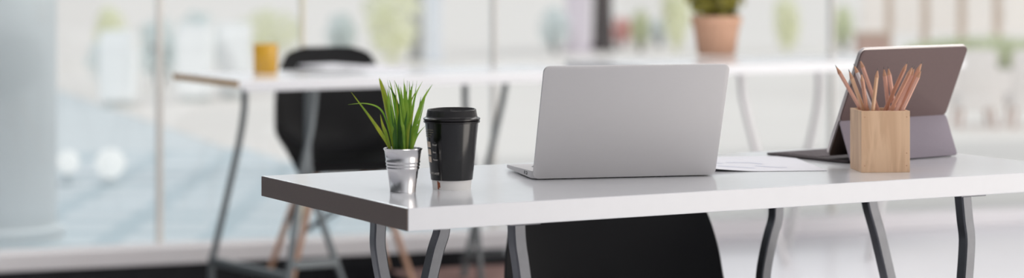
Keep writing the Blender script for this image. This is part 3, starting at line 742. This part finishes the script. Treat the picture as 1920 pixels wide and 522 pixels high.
# ------------------------------------------------------------------ back desk, its chair and things
O2 = at(447, 152, DESK_Z); TH2 = R(30)
M2 = desk_frame(Vector((O2.x, O2.y, 0)), TH2)
legs2 = [
    (0.46, [(459, 176), (457, 215), (446, 280), (421, 390), (398, 488)], ((-0.002, 0.14), (-0.004, 0.0))),
    (0.06, [(590, 178), (583, 240), (567, 320), (553, 420), (541, 522)], None),
    (0.10, [(578, 300), (590, 372), (612, 440), (640, 522)], None),
    (0.46, [(948, 160), (942, 192), (917, 300), (890, 420), (868, 522)], None),
    (0.30, [(872, 162), (873, 205), (880, 260), (890, 380)], None),
]
L2 = 1.34
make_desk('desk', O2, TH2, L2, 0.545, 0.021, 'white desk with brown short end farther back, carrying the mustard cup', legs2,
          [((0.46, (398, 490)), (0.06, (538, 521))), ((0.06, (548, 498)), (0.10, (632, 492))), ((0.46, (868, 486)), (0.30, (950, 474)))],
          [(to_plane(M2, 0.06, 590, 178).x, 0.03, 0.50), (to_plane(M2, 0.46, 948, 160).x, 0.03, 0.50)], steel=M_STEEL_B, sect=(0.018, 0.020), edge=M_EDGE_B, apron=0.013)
cc = at_depth(636, 250, 8.08)
make_chair((cc.x + 0.02, cc.y - 0.2, 0), R(180 + 16), 'black shell chair at the desk farther back, beyond the grass plant', 0.95, 0.80)
MG = at(498, 137, DESK_Z)
mug = thing('tumbler', MG, 'mustard yellow cup standing on the desk farther back', 'cup')
bm = lathe(nb(), [(0, 0.0), (0.037, 0.0), (0.0395, 0.003), (0.0405, 0.092), (0.0395, 0.095), (0.0375, 0.093), (0.0365, 0.006), (0, 0.006)], 48)
mesh('cup_body', bm, M_MUSTARD, mug, smooth=True, angle=40)
# loose papers before the chair
for k, (px, py, rz, lab) in enumerate(((622, 126, 32, 'white papers on the farther desk, the pile left of the other'), (708, 129, 25, 'white papers on the farther desk, the pile right of the other'))):
    P = at(px, py, DESK_Z)
    o = thing('paper_pile', P, lab, 'papers', R(rz), 'papers on the farther desk')
    bm = box(nb(), (-0.08, -0.10, 0.0005), (0.08, 0.10, 0.006), 0.0005); mesh('sheets', bm, M_PAPER, o)
    bm = box(nb(), (-0.07, -0.09, 0.0065), (0.06, 0.08, 0.009), 0.0005, M=Matrix.Rotation(R(9), 4, 'Z')); mesh('top_sheet', bm, M_PAPER, o)

# far desk by the window with the plant
O3 = Vector((0.47, 7.88, 0)); TH3 = R(27); M3 = desk_frame(O3, TH3)
legs3 = [
    (0.06, [(1390, 146), (1393, 180), (1405, 232), (1419, 285), (1448, 400), (1479, 522)], None),
    (0.50, [(1262, 140), (1262, 180), (1272, 250), (1290, 330)], None),
    (0.50, [(1536, 140), (1536, 180), (1528, 230), (1512, 300)], None),
    (0.06, [(1690, 130), (1690, 180), (1680, 240), (1664, 320)], None),
]
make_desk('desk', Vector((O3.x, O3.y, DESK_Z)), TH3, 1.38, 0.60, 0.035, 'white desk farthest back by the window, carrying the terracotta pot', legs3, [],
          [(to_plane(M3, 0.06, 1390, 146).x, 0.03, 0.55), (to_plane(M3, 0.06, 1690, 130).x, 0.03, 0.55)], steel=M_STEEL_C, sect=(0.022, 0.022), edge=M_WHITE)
TPp = at(1343, 103, DESK_Z); TPp.z = DESK_Z
tp = thing('potted_plant', TPp, 'olive green plant in a terracotta pot on the farthest desk', 'potted plant')
bm = lathe(nb(), [(0, 0), (0.070, 0), (0.074, 0.004), (0.091, 0.118), (0.097, 0.118), (0.099, 0.150), (0.091, 0.152), (0.086, 0.13), (0.066, 0.010), (0, 0.010)], 48)
mesh('pot', bm, M_TERRA, tp, smooth=True, angle=40)
mesh('soil', lathe(nb(), [(0, 0.135), (0.086, 0.132), (0.080, 0.10), (0, 0.10)], 32), M_SOIL, tp)
def leaf_cloud(n, centre, rad, size, seed=1):
    rnd = random.Random(seed); b = nb()
    for _ in range(n):
        while True:
            v = Vector((rnd.uniform(-1, 1), rnd.uniform(-1, 1), rnd.uniform(-1, 1)))
            if 0.15 < v.length < 1: break
        p = Vector(centre) + Vector((v.x * rad[0], v.y * rad[1], v.z * rad[2]))
        q = Quaternion((rnd.gauss(0, 1), rnd.gauss(0, 1), rnd.gauss(0, 1), rnd.gauss(0, 1))).normalized().to_matrix()
        s = size * rnd.uniform(0.7, 1.3)
        pts = [(-0.5, 0, 0), (-0.15, 0.22, 0.05), (0.2, 0.2, 0.05), (0.5, 0, 0), (0.2, -0.2, 0.05), (-0.15, -0.22, 0.05)]
        b.faces.new([b.verts.new(p + q @ (Vector(x) * s)) for x in pts])
    return b
mesh('foliage', leaf_cloud(420, (0, 0, 0.235), (0.115, 0.115, 0.105), 0.05, 3), M_OLIVE, tp)
bm = nb()
for k in range(7):
    a = k * 0.9; sweep(bm, smooth_path([(0.01 * math.cos(a), 0.01 * math.sin(a), 0.13), (0.03 * math.cos(a), 0.03 * math.sin(a), 0.19), (0.07 * math.cos(a), 0.07 * math.sin(a), 0.26)], 4), circ_sect(0.003, 6), (1, 0.3, 0))
mesh('stems', bm, M_OLIVE, tp)

# ------------------------------------------------------------------ outdoors beyond the glass
GZ = -0.004
def shrub(px, py_top, py_base, w_px, m, label, seed, group=None, n=380, name='shrub'):
    P = at(px, py_base, 0.0); d = P.y; s = d / F_PX; P.z = -0.012
    h = (py_base - py_top) * s; w = w_px * s
    o = thing(name, P, label, 'shrub', 0, group)
    mesh('foliage', leaf_cloud(n, (0, 0, h * 0.56), (w / 2, w / 2, h * 0.46), max(w, h) * 0.13, seed), m, o)
    bm = nb()
    for k in range(4):
        a = k * 1.6 + seed; sweep(bm, [(0.02 * math.cos(a), 0.02 * math.sin(a), 0), (w * 0.2 * math.cos(a), w * 0.2 * math.sin(a), h * 0.6)], circ_sect(0.012, 6), (1, 0.2, 0))
    mesh('stems', bm, M_TRUNK if m is not M_LEAF_Y else M_LEAF_Y, o)
    return o
def post(name, px, py_base, w_px, m, label, cat, h=3.2, round_=False):
    P = at(px, py_base, 0.0); s = P.y / F_PX; w = w_px * s; P.z = -0.012
    o = thing(name, P, label, cat)
    if round_:
        bm = nb(); lathe(bm, [(0, 0), (w * 0.75, 0), (w * 0.56, 0.12), (w * 0.5, 0.5), (w * 0.47, 1.8), (w * 0.42, h), (0, h)], 20)
        mesh('trunk', bm, m, o, smooth=True)
    else:
        mesh('shaft', box(nb(), (-w / 2, -w / 2, 0.04), (w / 2, w / 2, h), 0.01), m, o)
        mesh('foot', box(nb(), (-w * 0.62, -w * 0.62, 0), (w * 0.62, w * 0.62, 0.04), 0.006), m, o)
    return o
def block(px0, px1, py0, py1, d, label):
    a = at_depth(px0, py1, d); b_ = at_depth(px1, py0, d); w = b_.x - a.x; h = b_.z
    o = thing('planter_block', (a.x, d, -0.012), label, 'planter', 0, 'white block planters on the paving outside')
    h += 0.012
    bm = nb(); box(bm, (0, 0, 0.05), (w, w, h), 0.012); mesh('block', bm, M_BLOCK, o)
    bm = box(nb(), (0.03, 0.03, 0), (w - 0.03, w - 0.03, 0.05), 0.004); mesh('plinth', bm, M_LEAF_GREY, o)
    return o
for px0, px1, py0, py1, d, lab in (
    (186, 252, 58, 200, 17.0, 'white block outside the window, leftmost of the three behind the glass'),
    (330, 394, 48, 190, 17.6, 'white block outside the window, the middle one of three, left of the mustard cup'),
    (408, 466, 44, 185, 18.0, 'white block outside the window, nearest to the mustard cup')):
    block(px0, px1, py0, py1, d, lab)
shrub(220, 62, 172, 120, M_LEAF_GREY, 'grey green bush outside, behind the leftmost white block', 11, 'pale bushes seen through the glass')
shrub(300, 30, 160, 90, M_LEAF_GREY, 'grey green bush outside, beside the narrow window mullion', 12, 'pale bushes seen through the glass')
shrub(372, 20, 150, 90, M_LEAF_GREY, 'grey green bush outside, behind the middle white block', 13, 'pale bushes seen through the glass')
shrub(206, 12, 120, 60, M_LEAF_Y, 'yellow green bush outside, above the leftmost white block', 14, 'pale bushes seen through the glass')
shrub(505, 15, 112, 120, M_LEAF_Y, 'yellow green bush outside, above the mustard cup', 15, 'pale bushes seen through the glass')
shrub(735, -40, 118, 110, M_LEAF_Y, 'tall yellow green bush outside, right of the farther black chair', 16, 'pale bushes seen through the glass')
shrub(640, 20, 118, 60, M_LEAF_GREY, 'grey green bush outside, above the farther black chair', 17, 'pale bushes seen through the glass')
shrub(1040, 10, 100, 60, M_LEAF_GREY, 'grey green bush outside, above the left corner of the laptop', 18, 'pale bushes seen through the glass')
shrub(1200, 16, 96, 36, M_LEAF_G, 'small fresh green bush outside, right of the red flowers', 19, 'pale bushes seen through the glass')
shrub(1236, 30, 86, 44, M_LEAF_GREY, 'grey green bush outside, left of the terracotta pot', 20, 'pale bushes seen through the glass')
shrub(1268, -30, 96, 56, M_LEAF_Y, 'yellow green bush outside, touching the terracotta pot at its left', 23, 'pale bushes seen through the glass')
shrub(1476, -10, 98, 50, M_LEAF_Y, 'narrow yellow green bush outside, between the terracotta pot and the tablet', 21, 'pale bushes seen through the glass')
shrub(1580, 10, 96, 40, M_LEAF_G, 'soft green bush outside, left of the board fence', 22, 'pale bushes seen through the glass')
fl = shrub(1166, 30, 88, 40, M_RED, 'bush of pinkish red flowers outside, right of the dark trunk', 31, name='flowering_shrub')
post('grey_post', 781, 112, 24, M_POST_GREY, 'grey square post outside, left of the bluish white one', 'post')
post('white_post', 812, 116, 30, M_POST_WHITE, 'bluish white square post outside, right of the grey one', 'post')
post('lavender_post', 1084, 98, 46, M_POST_LAV, 'broad lavender grey post outside, just left of the dark trunk', 'post')
post('tree_trunk', 1130, 95, 35, M_TRUNK, 'dark brown tree trunk outside, above the laptop lid', 'tree trunk', round_=True)
# board fence, lawn, white seats at the right
d_f = 19.0
fx = thing('board_fence', at_depth(1600, 60, d_f) * Vector((1, 1, 0)) if False else Vector((at_depth(1600, 60, d_f).x, d_f, -0.012)), 'cream board fence on brown posts outside at the right', 'fence')
s = d_f / F_PX
for px0, px1 in ((1616, 1660), (1675, 1728), (1743, 1796), (1812, 1862), (1880, 1940), (1956, 2010)):
    bm = box(nb(), ((px0 - 1600) * s, 0, 0.50), ((px1 - 1600) * s, 0.03, 1.9), 0.006); mesh('fence_board', bm, M_FENCE, fx)
for pxp in (1667, 1735, 1804, 1871, 1948):
    bm = box(nb(), ((pxp - 6.5 - 1600) * s, 0.0, 0.0), ((pxp + 6.5 - 1600) * s, 0.06, 1.95), 0.006); mesh('fence_post', bm, M_FPOST, fx)
for z in (0.60, 1.5):
    bm = box(nb(), ((1616 - 1600) * s, 0.06, z), ((2010 - 1600) * s, 0.09, z + 0.07), 0.004); mesh('fence_rail', bm, M_FPOST, fx)
g = at_depth(1640, 100, 18.2)
cr = thing('wooden_crate', (g.x - 0.1, g.y, -0.005), 'rosy brown wooden crate outside, below the fence at its left end', 'crate')
mesh('crate_body', box(nb(), (-0.03, 0, 0.02), (0.22, 0.22, 0.50), 0.008), M_SEATLEG, cr)
mesh('crate_lid', box(nb(), (-0.04, -0.01, 0.50), (0.23, 0.23, 0.525), 0.006), M_FPOST, cr)
for fx_ in (-0.02, 0.18): mesh('crate_runner', box(nb(), (fx_, 0.02, 0), (fx_ + 0.03, 0.2, 0.02), 0.002), M_FPOST, cr)
hd = thing('low_hedge', (at_depth(1790, 80, 17.6).x, 17.6, -0.005), 'low pale green hedge in a white trough outside, in front of the board fence', 'hedge')
mesh('foliage', leaf_cloud(1500, (0.20, 0, 0.38), (0.62, 0.20, 0.13), 0.08, 41), M_LEAF_G, hd)
mesh('trough', box(nb(), (-0.45, -0.22, 0), (0.85, 0.22, 0.27), 0.012), M_WSEAT, hd)
def outdoor_seat(px, d, label):
    P = at_depth(px, 200, d); P.z = -0.005
    o = thing('outdoor_chair', P, label, 'chair', 0, 'white chairs on the terrace')
    bm = slab(nb(), rounded_rect(0.25, 0.30, 0.03, 5, -0.125, 0.0), 0, 0.03, 0.006, Matrix.Translation((0, -0.10, 0.225)) @ Matrix.Rotation(R(96), 4, 'X'))
    mesh('backrest', bm, M_WSEAT, o, smooth=True, angle=40)
    bm = slab(nb(), rounded_rect(0.26, 0.28, 0.03, 5, -0.13, -0.14), 0.13, 0.225, 0.008); mesh('seat', bm, M_WSEAT, o, smooth=True, angle=40)
    for sx in (-1, 1):
        for sy in (-1, 1):
            mesh('leg', taper_tube(nb(), (sx * 0.115, sy * 0.12, 0), (sx * 0.10, sy * 0.105, 0.13), 0.010, 0.014), M_SEATLEG, o, smooth=True, angle=50)
    return o
outdoor_seat(1826, 15.0, 'white chair outside at the right, beside the tablet edge')
outdoor_seat(1926, 15.0, 'white chair outside, cut by the right edge of the photo')
def glow_globe(px, py, d, r, label):  # glowing globe on a stand, added for a round bright spot
    P = at_depth(px, py, d); h = P.z; P.z = -0.004
    o = thing('light_spot', P, label, 'lamp', 0, 'round light spots beyond the glass')
    bm = nb(); lathe(bm, [(0, 0), (0.05, 0), (0.05, 0.01), (0.016, 0.016), (0.016, h - r * 0.9), (0, h - r * 0.9)], 20); mesh('globe_stand', bm, M_GLOW_STAND, o, smooth=True, angle=40)
    b = nb(); bmesh.ops.create_uvsphere(b, u_segments=24, v_segments=14, radius=r, matrix=Matrix.Translation((0, 0, h + 0.004))); mesh('globe', b, M_GLOW, o, smooth=True)
    return o
glow_globe(127, 304, 11.2, 0.058, 'round white light spot at the left, the smaller one nearer the column')
glow_globe(207, 307, 11.2, 0.074, 'round white light spot at the left, the larger one of the pair')
